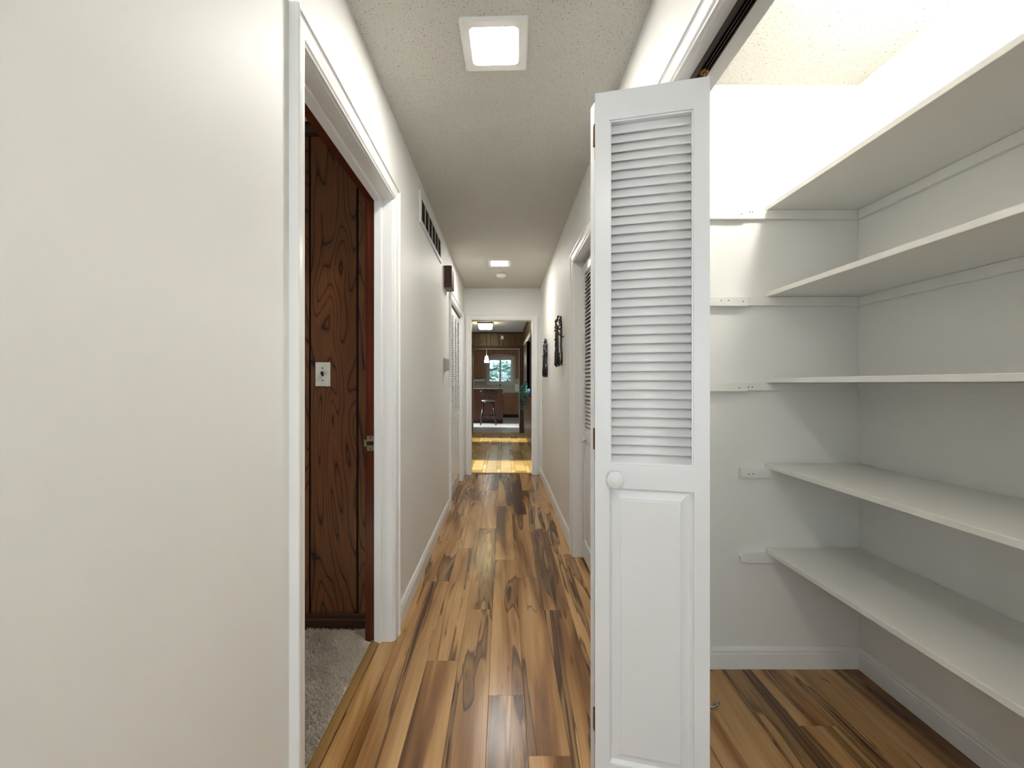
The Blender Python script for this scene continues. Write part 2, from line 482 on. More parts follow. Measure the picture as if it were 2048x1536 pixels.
def casing_y(par, side, y, x0, x1, ztop, mat='trim', wd=1.0):
    prof = [(u*wd, v) for u, v in CAS]; n = len(prof)
    fs = [(k, (k+1) % n, n+(k+1) % n, n+k) for k in range(n)] + [tuple(reversed(range(n))), tuple(range(n, 2*n))]
    for sign, xe in ((-1, x0), (1, x1)):
        mb = MB(); mb.v = [(xe+sign*u, y+side*v, 0) for u, v in prof] + [(xe+sign*u, y+side*v, ztop+u) for u, v in prof]; mb.f = list(fs)
        mb.build('casing', mat, par)
    mb = MB(); mb.v = [(x0-u, y+side*v, ztop+u) for u, v in prof] + [(x1+u, y+side*v, ztop+u) for u, v in prof]; mb.f = list(fs)
    mb.build('casing', mat, par)

# left doorway frame
tr = struct(empty('trim_1', (XL, DY1, 0)), 'white moulded frame of the open doorway to the panelled room', 'door frame')
tr.location = (0, 0, 0)
casing(tr, 1, XL, DY0-0.005, DY1+0.005, DZ+0.005)
jw0, jw1 = XL-0.081, XL                      # white part of jamb
def jambs(par, xa, xb, mat, th=0.018):
    B(xa, xb, DY1, DY1+th, 0, DZ).build('jamb', mat, par, 0.001)
    B(xa, xb, DY0-th, DY0, 0, DZ).build('jamb', mat, par, 0.001)
    B(xa, xb, DY0-th, DY1+th, DZ, DZ+th).build('jamb_head', mat, par, 0.001)
jambs(tr, jw0, jw1, 'trim'); jambs(tr, XL-T, jw0, 'redwood')
xs0, xs1 = XL-0.081, XL-0.046
B(xs0, xs1, DY1-0.011, DY1, 0, DZ-0.011).build('door_stop', 'trim', tr, 0.003, 2)
B(xs0, xs1, DY0, DY0+0.011, 0, DZ-0.011).build('door_stop', 'trim', tr, 0.003, 2)
B(xs0, xs1, DY0, DY1, DZ-0.011, DZ).build('door_stop', 'trim', tr, 0.003, 2)
casing(tr, -1, XL-T, DY0-0.005, DY1+0.005, DZ+0.005, 'redwood')
# strike plate
sp = MB(); sp.box(-0.626, -0.594, DY1-0.0015, DY1, 0.880, 0.948); sp.box(-0.640, -0.626, DY1-0.0015, DY1, 0.899, 0.931)
spo = sp.build('strike_plate', 'strike', tr, 0.0004); spo['label'] = 'pale brass strike plate'
MB().lathe([(0.010, DY1-0.0022), (0.010, DY1-0.0015)], (-0.604, 0, 0.914), 'y', 16).build('latch_hole', 'panel_dark', spo)
B(-0.626, -0.604, DY1-0.0021, DY1-0.0015, 0.905, 0.923).build('latch_hole', 'panel_dark', spo)
for z in (0.888, 0.940): MB().lathe([(0.0032, DY1-0.0024), (0.0032, DY1-0.0015)], (-0.609, 0, z), 'y', 10).build('screw', 'bronze', spo)

# closet opening frame (big)
tr = struct(empty('trim_2'), 'white moulded frame and soffit of the open shelved closet', 'door frame')
casing(tr, -1, XR, CO0-0.005, CO1+0.005, CZT+0.005)
B(XR, XR+T, CO1, CO1+0.018, 0, CZT).build('jamb', 'trim', tr, 0.001)
B(XR, XR+T, CO0-0.018, CO0, 0, CZT).build('jamb', 'trim', tr, 0.001)
B(XR, XR+T, CO0-0.018, CO1+0.018, CZT, CZT+0.018).build('jamb_head', 'trim', tr, 0.001)
trk = MB()
trk.box(0.520, 0.550, CO0, CO1, CZT-0.004, CZT)
for a, b in ((0.520, 0.524), (0.530, 0.533), (0.538, 0.541), (0.546, 0.550)): trk.box(a, b, CO0, CO1, CZT-0.020, CZT-0.004)
tk = trk.build('track', 'bronze', tr); tk['label'] = 'dark bronze door track'
# right second closet frame
tr = struct(empty('trim_3'), 'white moulded frame of the closed louvered closet near the black metal wall art', 'door frame')
casing(tr, -1, XR, RD0-0.004, RD1+0.004, RDZ+0.004)
B(XR, XR+T, RD1, RD1+0.015, 0, RDZ).build('jamb', 'trim', tr); B(XR, XR+T, RD0-0.015, RD0, 0, RDZ).build('jamb', 'trim', tr)
B(XR, XR+T, RD0-0.015, RD1+0.015, RDZ, RDZ+0.015).build('jamb_head', 'trim', tr)
# left far closet frame
tr = struct(empty('trim_4'), 'white moulded frame of the louvered closet beside the thermostat', 'door frame')
casing(tr, 1, XL, LD0-0.004, LD1+0.004, LDZ+0.004)
B(XL-T, XL, LD1, LD1+0.015, 0, LDZ).build('jamb', 'trim', tr); B(XL-T, XL, LD0-0.015, LD0, 0, LDZ).build('jamb', 'trim', tr)
B(XL-T, XL, LD0-0.015, LD1+0.015, LDZ, LDZ+0.015).build('jamb_head', 'trim', tr)
B(XL-0.05, XL-0.02, LD0, LD1, LDZ-0.02, LDZ).build('track', 'bronze', tr)
# end doorway frame
tr = struct(empty('trim_5'), 'white moulded frame of the doorway at the end of the hallway', 'door frame')
casing_y(tr, -1, YE, RX0-0.004, RX1+0.004, 2.022+0.004, 'trim', 1.2)
for a, b in ((RX0-0.018, RX0), (RX1, RX1+0.018)):
    B(a, b, YE, YE+0.08, 0, 2.022).build('jamb', 'trim', tr); B(a, b, YE+0.08, YE+T, 0, 2.022).build('jamb', 'darktrim', tr)
B(RX0-0.018, RX1+0.018, YE, YE+T, 2.022, 2.04).build('jamb_head', 'trim', tr)
casing_y(tr, 1, YE+T, RX0-0.004, RX1+0.004, 2.022+0.004, 'darktrim')
B(RX0, RX1, 5.556, 5.60, -0.012, 0.006).build('threshold', 'strip', tr, 0.003)

# baseboards
BB = [(0, 0), (0.013, 0), (0.013, 0.074), (0.010, 0.080), (0.012, 0.088), (0.009, 0.098), (0.004, 0.105), (0, 0.105)]
def base_x(name, x, side, y0, y1, label, hs=1.0):
    o = MB().prism(BB, lambda u, v, t: (x+side*u, t, v*hs), y0, y1).build(name, 'trim')
    return struct(o, label, 'baseboard')
def base_y(name, y, side, x0, x1, label, hs=1.0):
    o = MB().prism(BB, lambda u, v, t: (t, y+side*u, v*hs), x0, x1).build(name, 'trim')
    return struct(o, label, 'baseboard')
base_x('baseboard_left', XL, 1, DY1+0.064, LD0-0.064, 'white baseboard along the left wall under the return air grille')
base_x('baseboard_left_near', XL, 1, YB, DY0-0.064, 'white baseboard along the left wall before the open doorway')
base_x('baseboard_left_far', XL, 1, LD1+0.063, YE, 'short white baseboard between the left louvered closet and the end doorway')
base_x('baseboard_right', XR, -1, RD1+0.063, YE, 'white baseboard on the right wall below the black metal art')
base_x('baseboard_right_middle', XR, -1, CO1+0.064, RD0-0.063, 'white baseboard on the right wall between the two closets')
base_y('baseboard_closet_end', CYE, -1, XR+T, CXB-0.013, 'white capped baseboard on the end wall of the open closet', 0.84)
base_x('baseboard_closet_back', CXB, -1, -1.3, CYE, 'white capped baseboard on the long back wall of the open closet', 0.84)

# ------------------------------------------------------------------ louvered leaves
_cache = {}
def leaf_meshes(wd, hz, lz0, lz1, pz0, adeg=62.0, stile=0.039, th=0.028):
    key = (wd, hz, lz0, lz1, pz0, adeg)
    if key in _cache: return _cache[key]
    f = MB()
    f.box(0, stile, 0, th, 0, hz); f.box(wd-stile, wd, 0, th, 0, hz)
    pz1 = lz0-0.066
    f.box(stile, wd-stile, 0, th, lz1, hz); f.box(stile, wd-stile, 0, th, pz1, lz0); f.box(stile, wd-stile, 0, th, 0, pz0)
    def stick(z0, z1):
        a, s_ = 0.006, 0.009
        X0, X1 = stile, wd-stile
        for q in ([(X0,a,z0),(X1,a,z0),(X1-s_,s_+a,z0+s_),(X0+s_,s_+a,z0+s_)],
                  [(X1,a,z0),(X1,a,z1),(X1-s_,s_+a,z1-s_),(X1-s_,s_+a,z0+s_)],
                  [(X1,a,z1),(X0,a,z1),(X0+s_,s_+a,z1-s_),(X1-s_,s_+a,z1-s_)],
                  [(X0,a,z1),(X0,a,z0),(X0+s_,s_+a,z0+s_),(X0+s_,s_+a,z1-s_)]):
            i = len(f.v); f.v += q; f.f.append((i, i+1, i+2, i+3))
    fm = MB(); fm.v, fm.f = f.v, f.f
    stick(pz0, pz1)
    a = 0.005                                  # louver field: square inner bead
    f.box(stile, stile+a, 0.004, th-0.004, lz0, lz1); f.box(wd-stile-a, wd-stile, 0.004, th-0.004, lz0, lz1)
    f.box(stile+a, wd-stile-a, 0.004, th-0.004, lz0, lz0+a); f.box(stile+a, wd-stile-a, 0.004, th-0.004, lz1-a, lz1)
    frame = f.mesh('door_leaf', 'door')
    # slat
    n = 10; sw, st = (0.0205 if adeg > 50 else 0.0158), 0.0034; ang = math.radians(adeg)
    prof = []
    for k in range(n):
        t_ = 2*math.pi*k/n; u, v = sw*math.copysign(abs(math.cos(t_))**0.7, math.cos(t_)), st*math.sin(t_)
        prof.append((u*math.cos(ang)-v*math.sin(ang), u*math.sin(ang)+v*math.cos(ang)))
    s = MB(); s.prism(prof, lambda u, v, t: (t, u, v), stile+0.0055, wd-stile-0.0055)
    s.sm = set(range(n)); slat = s.mesh('slat', 'door')
    # raised panel
    p = MB(); X0, X1 = stile+0.0005, wd-stile-0.0005
    rings = [(0, 0.016), (0.030, 0.0075), (0.031, 0.0035), (0.034, 0.003)]
    for ins, d in rings:
        p.v += [(X0+ins, d, pz0+ins), (X1-ins, d, pz0+ins), (X1-ins, d, pz1-ins), (X0+ins, d, pz1-ins)]
    for r in range(3):
        for j in range(4): p.f.append((r*4+j, r*4+(j+1) % 4, r*4+4+(j+1) % 4, r*4+4+j))
    p.f.append((12, 13, 14, 15))
    i = len(p.v); p.v += [(X0, 0.022, pz0), (X1, 0.022, pz0), (X1, 0.022, pz1), (X0, 0.022, pz1)]
    for j in range(4): p.f.append((j, (j+1) % 4, i+(j+1) % 4, i+j))
    p.f.append((i, i+1, i+2, i+3))
    pan = p.mesh('raised_panel', 'door')
    r = MB(); r.box(wd/2+0.03, wd/2+0.040, th-0.001, th+0.007, lz0+0.02, lz1-0.02); rod = r.mesh('tilt_rod', 'door')
    _cache[key] = (frame, slat, pan, rod); return _cache[key]
def leaf(par, loc, rz, wd, hz=1.985, lz0=0.965, lz1=1.92, pz0=0.13, knob=None, pitch=0.0254, zb=0.012, adeg=62.0):
    lz0 -= zb; lz1 -= zb; pz0 -= zb; hz -= zb
    fr, sl, pa, rod = leaf_meshes(round(wd, 4), hz, lz0, lz1, pz0, adeg)
    o = link('door_leaf', fr, par, (loc[0], loc[1], zb), (0, 0, rz))
    n = int((lz1-lz0-0.010)/pitch)
    z = lz0 + ((lz1-lz0) - (n-1)*pitch)/2
    for k in range(n):
        link('slat', sl, o, (0, 0.014, z+k*pitch))
    link('raised_panel', pa, o); link('tilt_rod', rod, o)
    if knob:
        kb = MB().lathe([(0.009, 0.0), (0.009, -0.010), (0.014, -0.014), (0.0215, -0.019), (0.0235, -0.022), (0.0228, -0.0255), (0.0195, -0.0270), (0.0165, -0.0266), (0.0140, -0.0285), (0.008, -0.0305), (0.0015, -0.031)], (0, 0, 0), 'y', 28)
        link('knob', kb.mesh('knob', 'door'), o, (knob[0], 0, knob[1]-zb))
    return o

# folded bifold door of the open closet
d1 = struct(empty('door_1', (0, 0, 0)), 'white louvered bifold door folded open beside the shelved closet', 'door')
Lp, Rp = Vector((0.2575, 1.1755)), Vector((0.546, 1.1086))
wd = (Rp-Lp).length
lead = leaf(d1, (Lp.x, Lp.y), math.atan2(Rp.y-Lp.y, Rp.x-Lp.x), wd, hz=2.0, knob=(0.054, 0.926))
Pp, Hp = Vector((0.552, 1.297)), Vector((0.2585, 1.240))
pv = leaf(d1, (Pp.x, Pp.y), math.atan2(Hp.y-Pp.y, Hp.x-Pp.x), (Pp-Hp).length, hz=2.0)
for z in (1.90, 1.03, 0.225):
    hg = MB(); hg.tube([(0.2660, 1.2075, z-0.030), (0.2660, 1.2075, z+0.030)], 0.0045, 10)
    hg.box(0.2600, 0.2640, 1.2000, 1.2130, z-0.030, z+0.030)
    hg.tube([(0.2660, 1.2075, z-0.034), (0.2660, 1.2075, z-0.066)], 0.0022, 8)
    h_ = hg.build('hinge', 'brass', d1); h_['label'] = 'aged brass hinge'
rl = MB().tube([(0.535, 1.118, 2.0), (0.535, 1.118, 2.030)], 0.0035, 8).lathe([(0.0075, 2.012), (0.0105, 2.016), (0.0105, 2.024), (0.0075, 2.028)], (0.535, 1.118, 0), 'z', 14)
rl.build('guide_roller', 'brass', d1)

# closed bifold on right
d2 = struct(empty('door_2'), 'closed white louvered bifold door with white knob near the black wall art', 'door')
lw = (RD1-RD0-0.012)/2
ly = RD1-0.004
leaf(d2, (0.545, ly), -math.pi/2, lw, hz=1.99, lz0=0.875, lz1=1.93, knob=(lw*0.30, 0.822), adeg=48.0)
leaf(d2, (0.545, ly-lw-0.004), -math.pi/2, lw, hz=1.99, lz0=0.875, lz1=1.93, adeg=48.0)
# closed bifold on left
d3 = struct(empty('door_3'), 'closed white four-leaf louvered bifold door on the left wall past the thermostat', 'door')
lw = (LD1-LD0-0.012)/4
for k in range(4):
    leaf(d3, (-0.530, LD0+0.003+k*(lw+0.002)), math.pi/2, lw, hz=1.978, lz0=0.905, lz1=1.915, knob=((lw*0.72, 0.845) if k in (1, 2) else None), adeg=48.0)

# ------------------------------------------------------------------ closet shelves
def cleat_y(par, x0, x1, z0, z1, th=0.018, y=CYE, mitre=False):
    if mitre:
        m = MB(); c = 0.022
        m.prism([(x0, z1-0.012), (x0+c, z1), (x1, z1), (x1, z0), (x0+c, z0), (x0, z0+0.008)], lambda u, v, t: (u, t, v), y-th, y)
        return m.build('cleat', 'shelf', par, 0.0012)
    return B(x0, x1, y-th, y, z0, z1).build('cleat', 'shelf', par, 0.0012)
SFX = 1.097
ORD = ['topmost white closet shelf just under the bright ceiling light', 'white closet shelf second from the top, below the topmost one',
       'middle white closet shelf, third of the five', 'white closet shelf second from the bottom', 'lowest white closet shelf above the plank floor']
for k, zt in enumerate((1.929, 1.569, 1.211, 0.855, 0.5017)):
    s = thing('shelf', ORD[k], 'shelf', (0, 0, 0), 0, 'white shelves in the open closet')
    B(SFX, CXB-0.002, -1.28, CYE-0.002, zt-0.019, zt).build('board', 'shelf', s, 0.0012)
    zb = zt-0.0195
    hc = 0.037 if k != 2 else 0.031
    if k < 3:
        cleat_y(s, 0.915, CXB-0.019, zb-hc, zb)
        cleat_y(s, 0.700, 1.011, zb-hc-0.004, zb-0.002, 0.010, CYE-0.018)
    else:
        cleat_y(s, 0.988, CXB-0.019, zb-hc, zb, 0.018, CYE, k == 4)
    B(CXB-0.018, CXB, -1.28, CYE, zb-hc, zb).build('cleat', 'shelf', s, 0.0012)
    # nail holes
    nl = {0: ((0.868+0.115, -0.022), (1.025, -0.010), (1.035, -0.010)), 1: ((0.99, -0.022), (0.93, -0.018), (0.90, -0.018)),
          2: ((0.975, -0.020), (1.018, -0.018), (1.034, -0.018)), 3: ((1.020, -0.022), (1.037, -0.021)), 4: ()}[k]
    for (nx, dz) in nl:
        yy = CYE-0.018 if (nx > 1.011 or k == 3) else CYE-0.028
        MB().lathe([(0.0024, yy-0.0006), (0.0024, yy+0.0004)], (nx, 0, zb+dz), 'y', 8).build('nail', 'bronze', s)
# closet globe lamp (above the frame edge)
g = thing('closet_lamp', 'round white globe lamp on the closet ceiling', 'lamp', (1.20, 1.02, H))
MB().lathe([(0.065, 0), (0.065, -0.018), (0.035, -0.028), (0.035, -0.034)], (0, 0, 0), 'z', 24).build('lamp_base', 'plastic', g)
pr = [(0.034, -0.034)] + [(0.068*math.sin(t), -0.090+0.068*math.cos(t)) for t in [0.6+0.2*i for i in range(12)]] + [(0.005, -0.158)]
MB().lathe(pr, (0, 0, 0), 'z', 24).build('globe', 'globe', g)

hk = thing('metal_hook', 'small curved grey metal hook on the closet plank floor', 'hook', (0.765, 1.535, 0))
pts = [(-0.03, 0.01, 0.0045), (-0.012, 0.004, 0.005), (0.004, 0.000, 0.008), (0.016, -0.002, 0.016), (0.024, -0.003, 0.028)]
MB().tube(pts, [0.0045, 0.0045, 0.005, 0.005, 0.0035], 10).build('hook_arm', 'steel', hk)
MB().lathe([(0.010, 0.0), (0.010, 0.003), (0.006, 0.005)], (-0.03, 0.01, 0), 'z', 14).build('hook_foot', 'steel', hk)

# ------------------------------------------------------------------ hall lights, detector, vent, chime, thermostat
def square_light(x, y, rz, label):
    t = thing('ceiling_light', label, 'ceiling light', (x, y, H), rz, 'square recessed hall lights')
    o, i_ = 0.120, 0.083
    m = MB()
    def ring(r, z, n=6, cr=0.010):
        out = []
        for q in range(4):
            cx, cy = ((1, 1), (-1, 1), (-1, -1), (1, -1))[q]
            for j in range(n):
                a = math.pi/2*(q + j/(n-1))
                out.append((cx*(r-cr)+cr*math.cos(a), cy*(r-cr)+cr*math.sin(a), z))
        return out
    rs = [ring(o, 0.0), ring(o, -0.008), ring(o-0.006, -0.012), ring(i_+0.004, -0.010, 6, 0.018), ring(i_, -0.004, 6, 0.016)]
    n = len(rs[0])
    for r in rs: m.v += r
    for r in range(len(rs)-1):
        for j in range(n): m.f.append((r*n+j, r*n+(j+1) % n, (r+1)*n+(j+1) % n, (r+1)*n+j))
    m.build('frame', 'plastic', t)
    d = MB(); a = ring(i_, -0.005, 6, 0.016); b = ring(i_-0.008, -0.010, 6, 0.016); d.v = a+b
    for j in range(n): d.f.append((j, (j+1) % n, n+(j+1) % n, n+j))
    d.f.append(tuple(range(n, 2*n)))
    d.build('diffuser', 'hall_diffuser', t)
square_light(-0.030, 1.55, math.radians(-1.6), 'lit square ceiling light above the open doorway and folded louvered door')
square_light(-0.035, 4.34, 0, 'lit square ceiling light beside the smoke detector')
square_light(-0.030, -0.50, 0, 'added unseen square ceiling light filling the hallway stretch beside the closet shelves')  # extra fixture added out of view to brighten the closet and folded door
sd = thing('smoke_detector', 'round white smoke detector on the hallway ceiling', 'smoke detector', (-0.02, 4.80, H))
MB().lathe([(0.062, 0), (0.062, -0.012), (0.056, -0.026), (0.042, -0.032), (0.020, -0.033)], (0, 0, 0), 'z', 28).build('body', 'plastic', sd)
MB().lathe([(0.016, -0.033), (0.016, -0.038), (0.012, -0.040)], (0.018, -0.01, 0), 'z', 16).build('test_button', 'plastic', sd)

vt = thing('air_grille', 'white framed return air grille with brown louvers high on the left wall', 'air vent', (XL, 2.55, 2.17))
L_, Hh = 0.88, 0.197
m = MB(); f1 = 0.030
m.box(0, 0.010, 0, L_, 0, f1); m.box(0, 0.010, 0, L_, Hh-f1, Hh); m.box(0, 0.010, 0, f1+0.012, f1, Hh-f1); m.box(0, 0.010, L_-f1-0.012, L_, f1, Hh-f1)
m.build('frame', 'trim', vt, 0.002)
B(0.0, 0.001, f1, L_-f1, f1, Hh-f1).build('duct_back', 'duct', vt)
ys = 0.042; sec = (L_-0.084)/6
for k in range(1, 6):
    B(0.0015, 0.0085, ys+k*sec-0.003, ys+k*sec+0.003, f1, Hh-f1).build('divider', 'trim', vt)
sl = MB().prism([(0.0015, 0.003), (0.0025, 0.0035), (0.0078, -0.0035), (0.0068, -0.004)], lambda u, v, t: (u, t, v), 0, sec-0.006).mesh('louver', 'grille')
for k in range(6):
    for j in range(13):
        link('louver', sl, vt, (0, ys+k*sec+0.003, f1+0.0055+j*0.0105))
ch = thing('door_chime', 'dark brown wooden door chime box on the left wall', 'door chime', (XL, 3.64, 2.025))
B(0, 0.063, 0, 0.18, 0, 0.19).build('case', 'chimewood', ch, 0.002)
B(0.063, 0.066, 0.004, 0.176, 0.004, 0.186).build('front_panel', 'chimewood', ch, 0.001)
th = thing('thermostat', 'small grey-beige thermostat on the left wall before the louvered closet', 'thermostat', (XL, 3.60, 1.297))
B(0, 0.012, 0, 0.085, 0, 0.112).build('back_plate', 'thermo', th, 0.002)
B(0.012, 0.040, 0.004, 0.070, 0.006, 0.106).build('cover', 'thermo', th, 0.005, 2)
B(0.012, 0.030, 0.072, 0.083, 0.018, 0.080).build('lever', 'duct', th, 0.001)

# ------------------------------------------------------------------ wall art
def wall_art(label, x, y0, y1, z0, z1, seed):
    rnd = random.Random(seed)
    t = thing('metal_wall_art', label, 'wall art', (x, 0, 0), 0, 'black metal wall figures')
    W_, H_ = y1-y0, z1-z0
    # silhouette bands in (s: 0 near .. 1 far, h: 0 bottom .. 1 top)
    def P(s, h, d): return (-0.006-d, y0+s*W_, z0+h*H_)
    body = MB(); legs = []
    spines = [  # big vertical strokes (s, h) lists, radius
        ([(0.06, 0.03), (0.04, 0.20), (0.12, 0.38), (0.10, 0.60), (0.14, 0.80), (0.22, 0.97)], 0.012),
        ([(0.22, 0.97), (0.34, 1.0), (0.40, 0.90), (0.52, 0.96), (0.60, 0.92), (0.68, 0.80), (0.80, 0.84)], 0.010),
        ([(0.80, 0.84), (0.90, 0.70), (0.93, 0.55), (0.97, 0.46), (0.90, 0.42), (0.82, 0.44), (0.78, 0.56)], 0.010),
        ([(0.78, 0.56), (0.74, 0.42), (0.78, 0.30), (0.84, 0.16), (0.86, 0.04)], 0.011),
        ([(0.36, 0.02), (0.38, 0.16), (0.32, 0.30), (0.30, 0.45), (0.36, 0.62), (0.34, 0.82)], 0.011),
        ([(0.58, 0.0), (0.56, 0.16), (0.52, 0.32), (0.56, 0.48), (0.52, 0.70), (0.56, 0.88)], 0.011),
    ]
    for pts, r in spines:
        r *= 0.7
        d = 0.012 + 0.022*rnd.random()
        q = [P(s, h, d+0.006*rnd.random()) for s, h in pts]
        (body.tube(q, r, 6))
    body.build('outline', 'black', t)
    fil = MB()
    for k in range(24):
        s = rnd.uniform(0.08, 0.88); h = rnd.uniform(0.28, 0.93)
        if s > 0.72: h = rnd.uniform(0.46, 0.78)
        L = rnd.uniform(0.05, 0.13); a = rnd.gauss(math.pi/2, 0.6)
        s2, h2 = s+L*math.cos(a)*0.8, h+L*math.sin(a)
        d = rnd.uniform(0.004, 0.034)
        mid = ((s+s2)/2+rnd.uniform(-.03, .03), (h+h2)/2)
        fil.tube([P(s, h, d), P(mid[0], mid[1], d+0.008), P(s2, h2, d)], [0.003, 0.006, 0.003], 5)
    fil.build('filigree', 'black', t)['kind'] = 'stuff'
    for s, hh in ((0.06, 0.24), (0.37, 0.27), (0.57, 0.28), (0.85, 0.24)):
        q = [P(s+rnd.uniform(-0.03, 0.03), hh*k/6, 0.014+0.010*(k % 2)) for k in range(7)]
        MB().tube(q, [0.005, 0.009, 0.006, 0.008, 0.005, 0.007, 0.004], 7).build('foot', 'black', t)
wall_art('black openwork metal figure on the right wall, nearer the louvered closet', XR, 3.30, 3.74, 1.335, 1.745, 3)
wall_art('black openwork metal figure on the right wall, nearer the end doorway', XR, 4.42, 4.76, 1.262, 1.668, 8)

# ------------------------------------------------------------------ panelled room behind the left doorway
PY = 2.040; PXL = -2.6
pw = struct(B(PXL-0.1, XL-T, PY, PY+0.1, 0, H).build('wall_panelled', 'panel_dark'), 'dark walnut panelled wall with vertical grooves beyond the open doorway', 'wall')
edges = [XL-T, -0.706, -0.937, -1.07, -1.31, -1.41, -1.66, -1.86, -2.02, -2.27, -2.6]
for a, b in zip(edges[:-1], edges[1:]):
    o = B(b+0.006-(a+b)/2, a-0.004-(a+b)/2, -0.006, 0, 0.076, H-0.05).build('panel_board', 'panel', pw, 0.0015, 1, ((a+b)/2, PY, 0))
bb = MB().prism([(0, 0.0), (0.014, 0), (0.014, 0.050), (0.009, 0.056), (0.009, 0.072), (0.005, 0.078), (0, 0.078)], lambda u, v, t: (t, PY-0.006-u, v), PXL, XL-T).build('baseboard_panelled', 'brownbase')
struct(bb, 'dark brown baseboard under the walnut panelling', 'baseboard')
cr = MB().prism([(0, H), (0.030, H), (0.026, H-0.020), (0.010, H-0.040), (0.008, H-0.055), (0, H-0.055)], lambda u, v, t: (t, PY-0.006-u, v), PXL, XL-T).build('trim_6', 'brownbase')
struct(cr, 'dark brown crown moulding above the walnut panelling', 'moulding')
m = MB(); m.box(PXL-0.1, PXL, -1.2, 0.2, 0, H); m.box(PXL-0.1, PXL, 1.2, PY, 0, H); m.box(PXL-0.1, PXL, 0.2, 1.2, 0, 0.9); m.box(PXL-0.1, PXL, 0.2, 1.2, 1.7, H); m.box(PXL-0.1, XL-T, -1.3, -1.2, 0, H)
w4 = struct(empty('window_fill_panelled'), 'white framed unseen window added to light the carpeted panelled room', 'window')  # unseen window, added to bring daylight onto carpet and panelling
f = MB(); f.box(PXL-0.07, PXL-0.03, 0.2, 0.24, 0.9, 1.7); f.box(PXL-0.07, PXL-0.03, 1.16, 1.2, 0.9, 1.7); f.box(PXL-0.07, PXL-0.03, 0.24, 1.16, 0.9, 0.94); f.box(PXL-0.07, PXL-0.03, 0.24, 1.16, 1.66, 1.7); f.build('window_frame', 'trim', w4)
B(PXL-0.052, PXL-0.048, 0.24, 1.16, 0.94, 1.66).build('pane', 'glass', w4)
struct(m.build('wall_panelled_side', 'panel'), 'dark walnut walls of the carpeted room', 'wall')
struct(B(PXL-0.1, XL-T, -1.3, PY+0.1, H, H+0.1).build('ceiling_panelled', 'ceil'), 'pale ceiling of the carpeted panelled room', 'ceiling')
cf = struct(B(PXL-0.1, -0.604, -1.3, PY, -0.05, 0.002).build('floor_carpet', 'carpet'), 'beige carpet floor of the panelled room', 'floor')
pile = MB(); rc = random.Random(5)
gx = -0.606
N = 52000
for k in range(N):
    x = rc.uniform(-1.35, -0.607); y = rc.uniform(DY0-0.35, PY-0.02)
    if x > XL-T-0.015 and not (DY0+0.01 < y < DY1-0.014): continue
    a = rc.uniform(0, 6.283); hh = rc.uniform(0.008, 0.016); r = 0.0016
    lx, ly_ = rc.gauss(-0.002, 0.005), rc.gauss(-0.003, 0.005)
    i = len(pile.v); c_, s_ = r*math.cos(a), r*math.sin(a)
    pile.v += [(x-c_, y-s_, 0.002), (x+c_, y+s_, 0.002), (x+c_*0.7+lx, y+s_*0.7+ly_, 0.002+hh), (x-c_*0.7+lx, y-s_*0.7+ly_, 0.002+hh)]
    pile.f.append((i, i+1, i+2, i+3))
me = bpy.data.meshes.new('carpet_pile'); me.from_pydata(pile.v, [], pile.f); me.materials.append(M['carpet']); me.update()
o = link('carpet_pile', me, cf); o['kind'] = 'stuff'
st = MB().prism([(-0.606, -0.010), (-0.604, 0.008), (-0.596, 0.010), (-0.580, 0.008), (-0.5705, 0.001), (-0.5705, -0.010)], lambda u, v, t: (u, t, v), DY0, DY1)
struct(st.build('trim_7', 'strip'), 'golden wood transition strip between carpet and planks', 'threshold')
sw = thing('light_switch', 'ivory light switch with dark toggle on the walnut panelling', 'light switch', (-0.871, PY-0.006, 1.234))
B(-0.036, 0.036, -0.005, 0, -0.058, 0.058).build('plate', 'plate', sw, 0.0025, 2)
tg = MB(); tg.v = [(-0.005, -0.005, -0.009), (0.005, -0.005, -0.009), (0.005, -0.005, 0.012), (-0.005, -0.005, 0.012), (-0.0045, -0.020, 0.004), (0.0045, -0.020, 0.004), (0.0045, -0.017, 0.014), (-0.0045, -0.017, 0.014)]
tg.f = [(0, 3, 2, 1), (4, 5, 6, 7), (0, 1, 5, 4), (1, 2, 6, 5), (2, 3, 7, 6), (3, 0, 4, 7)]
tg.build('toggle', 'toggle', sw, 0.0008)
for z in (0.030, -0.030): MB().lathe([(0.0033, -0.0062), (0.0033, -0.005)], (0, 0, z), 'y', 10).build('screw', 'steel', sw)
pg = MB().lathe([(0.008, -0.009), (0.008, -0.005)], (0.021, 0, -0.040), 'y', 14).lathe([(0.005, -0.009), (0.005, -0.005)], (0.022, 0, -0.055), 'y', 12)
pg.build('clear_tag', 'plastic', sw)

# ------------------------------------------------------------------ far room (honey tile floor, brown panelling)
FX0 = -2.6
ff = struct(B(FX0, 0.62, 5.60, FY+0.12, -0.05, -0.008).build('floor_far_room', 'sub'), 'honey coloured tile floor beyond the end doorway', 'floor')
x = FXR+0.02; k = 0
while x > -1.25:
    wd_ = 0.150 if k % 2 == 0 else 0.052
    ln = 0.42 if k % 2 == 0 else 0.30
    y = 5.602 - (0.13*k) % ln
    while y < FY:
        a, b = max(y, 5.602), min(y+ln, FY+0.115)
        if b-a > 0.03: pieces(ff, 'floor_tile', x-wd_, x, a, b, 0.0075, 'tile', 0.0015, 0.0, 0.003)
        y += ln
    x -= wd_; k += 1
o = B(FX0, x, 5.602, FY+0.115, -0.0075, 0.0).build('tile_field', 'tile', ff); o['kind'] = 'stuff'
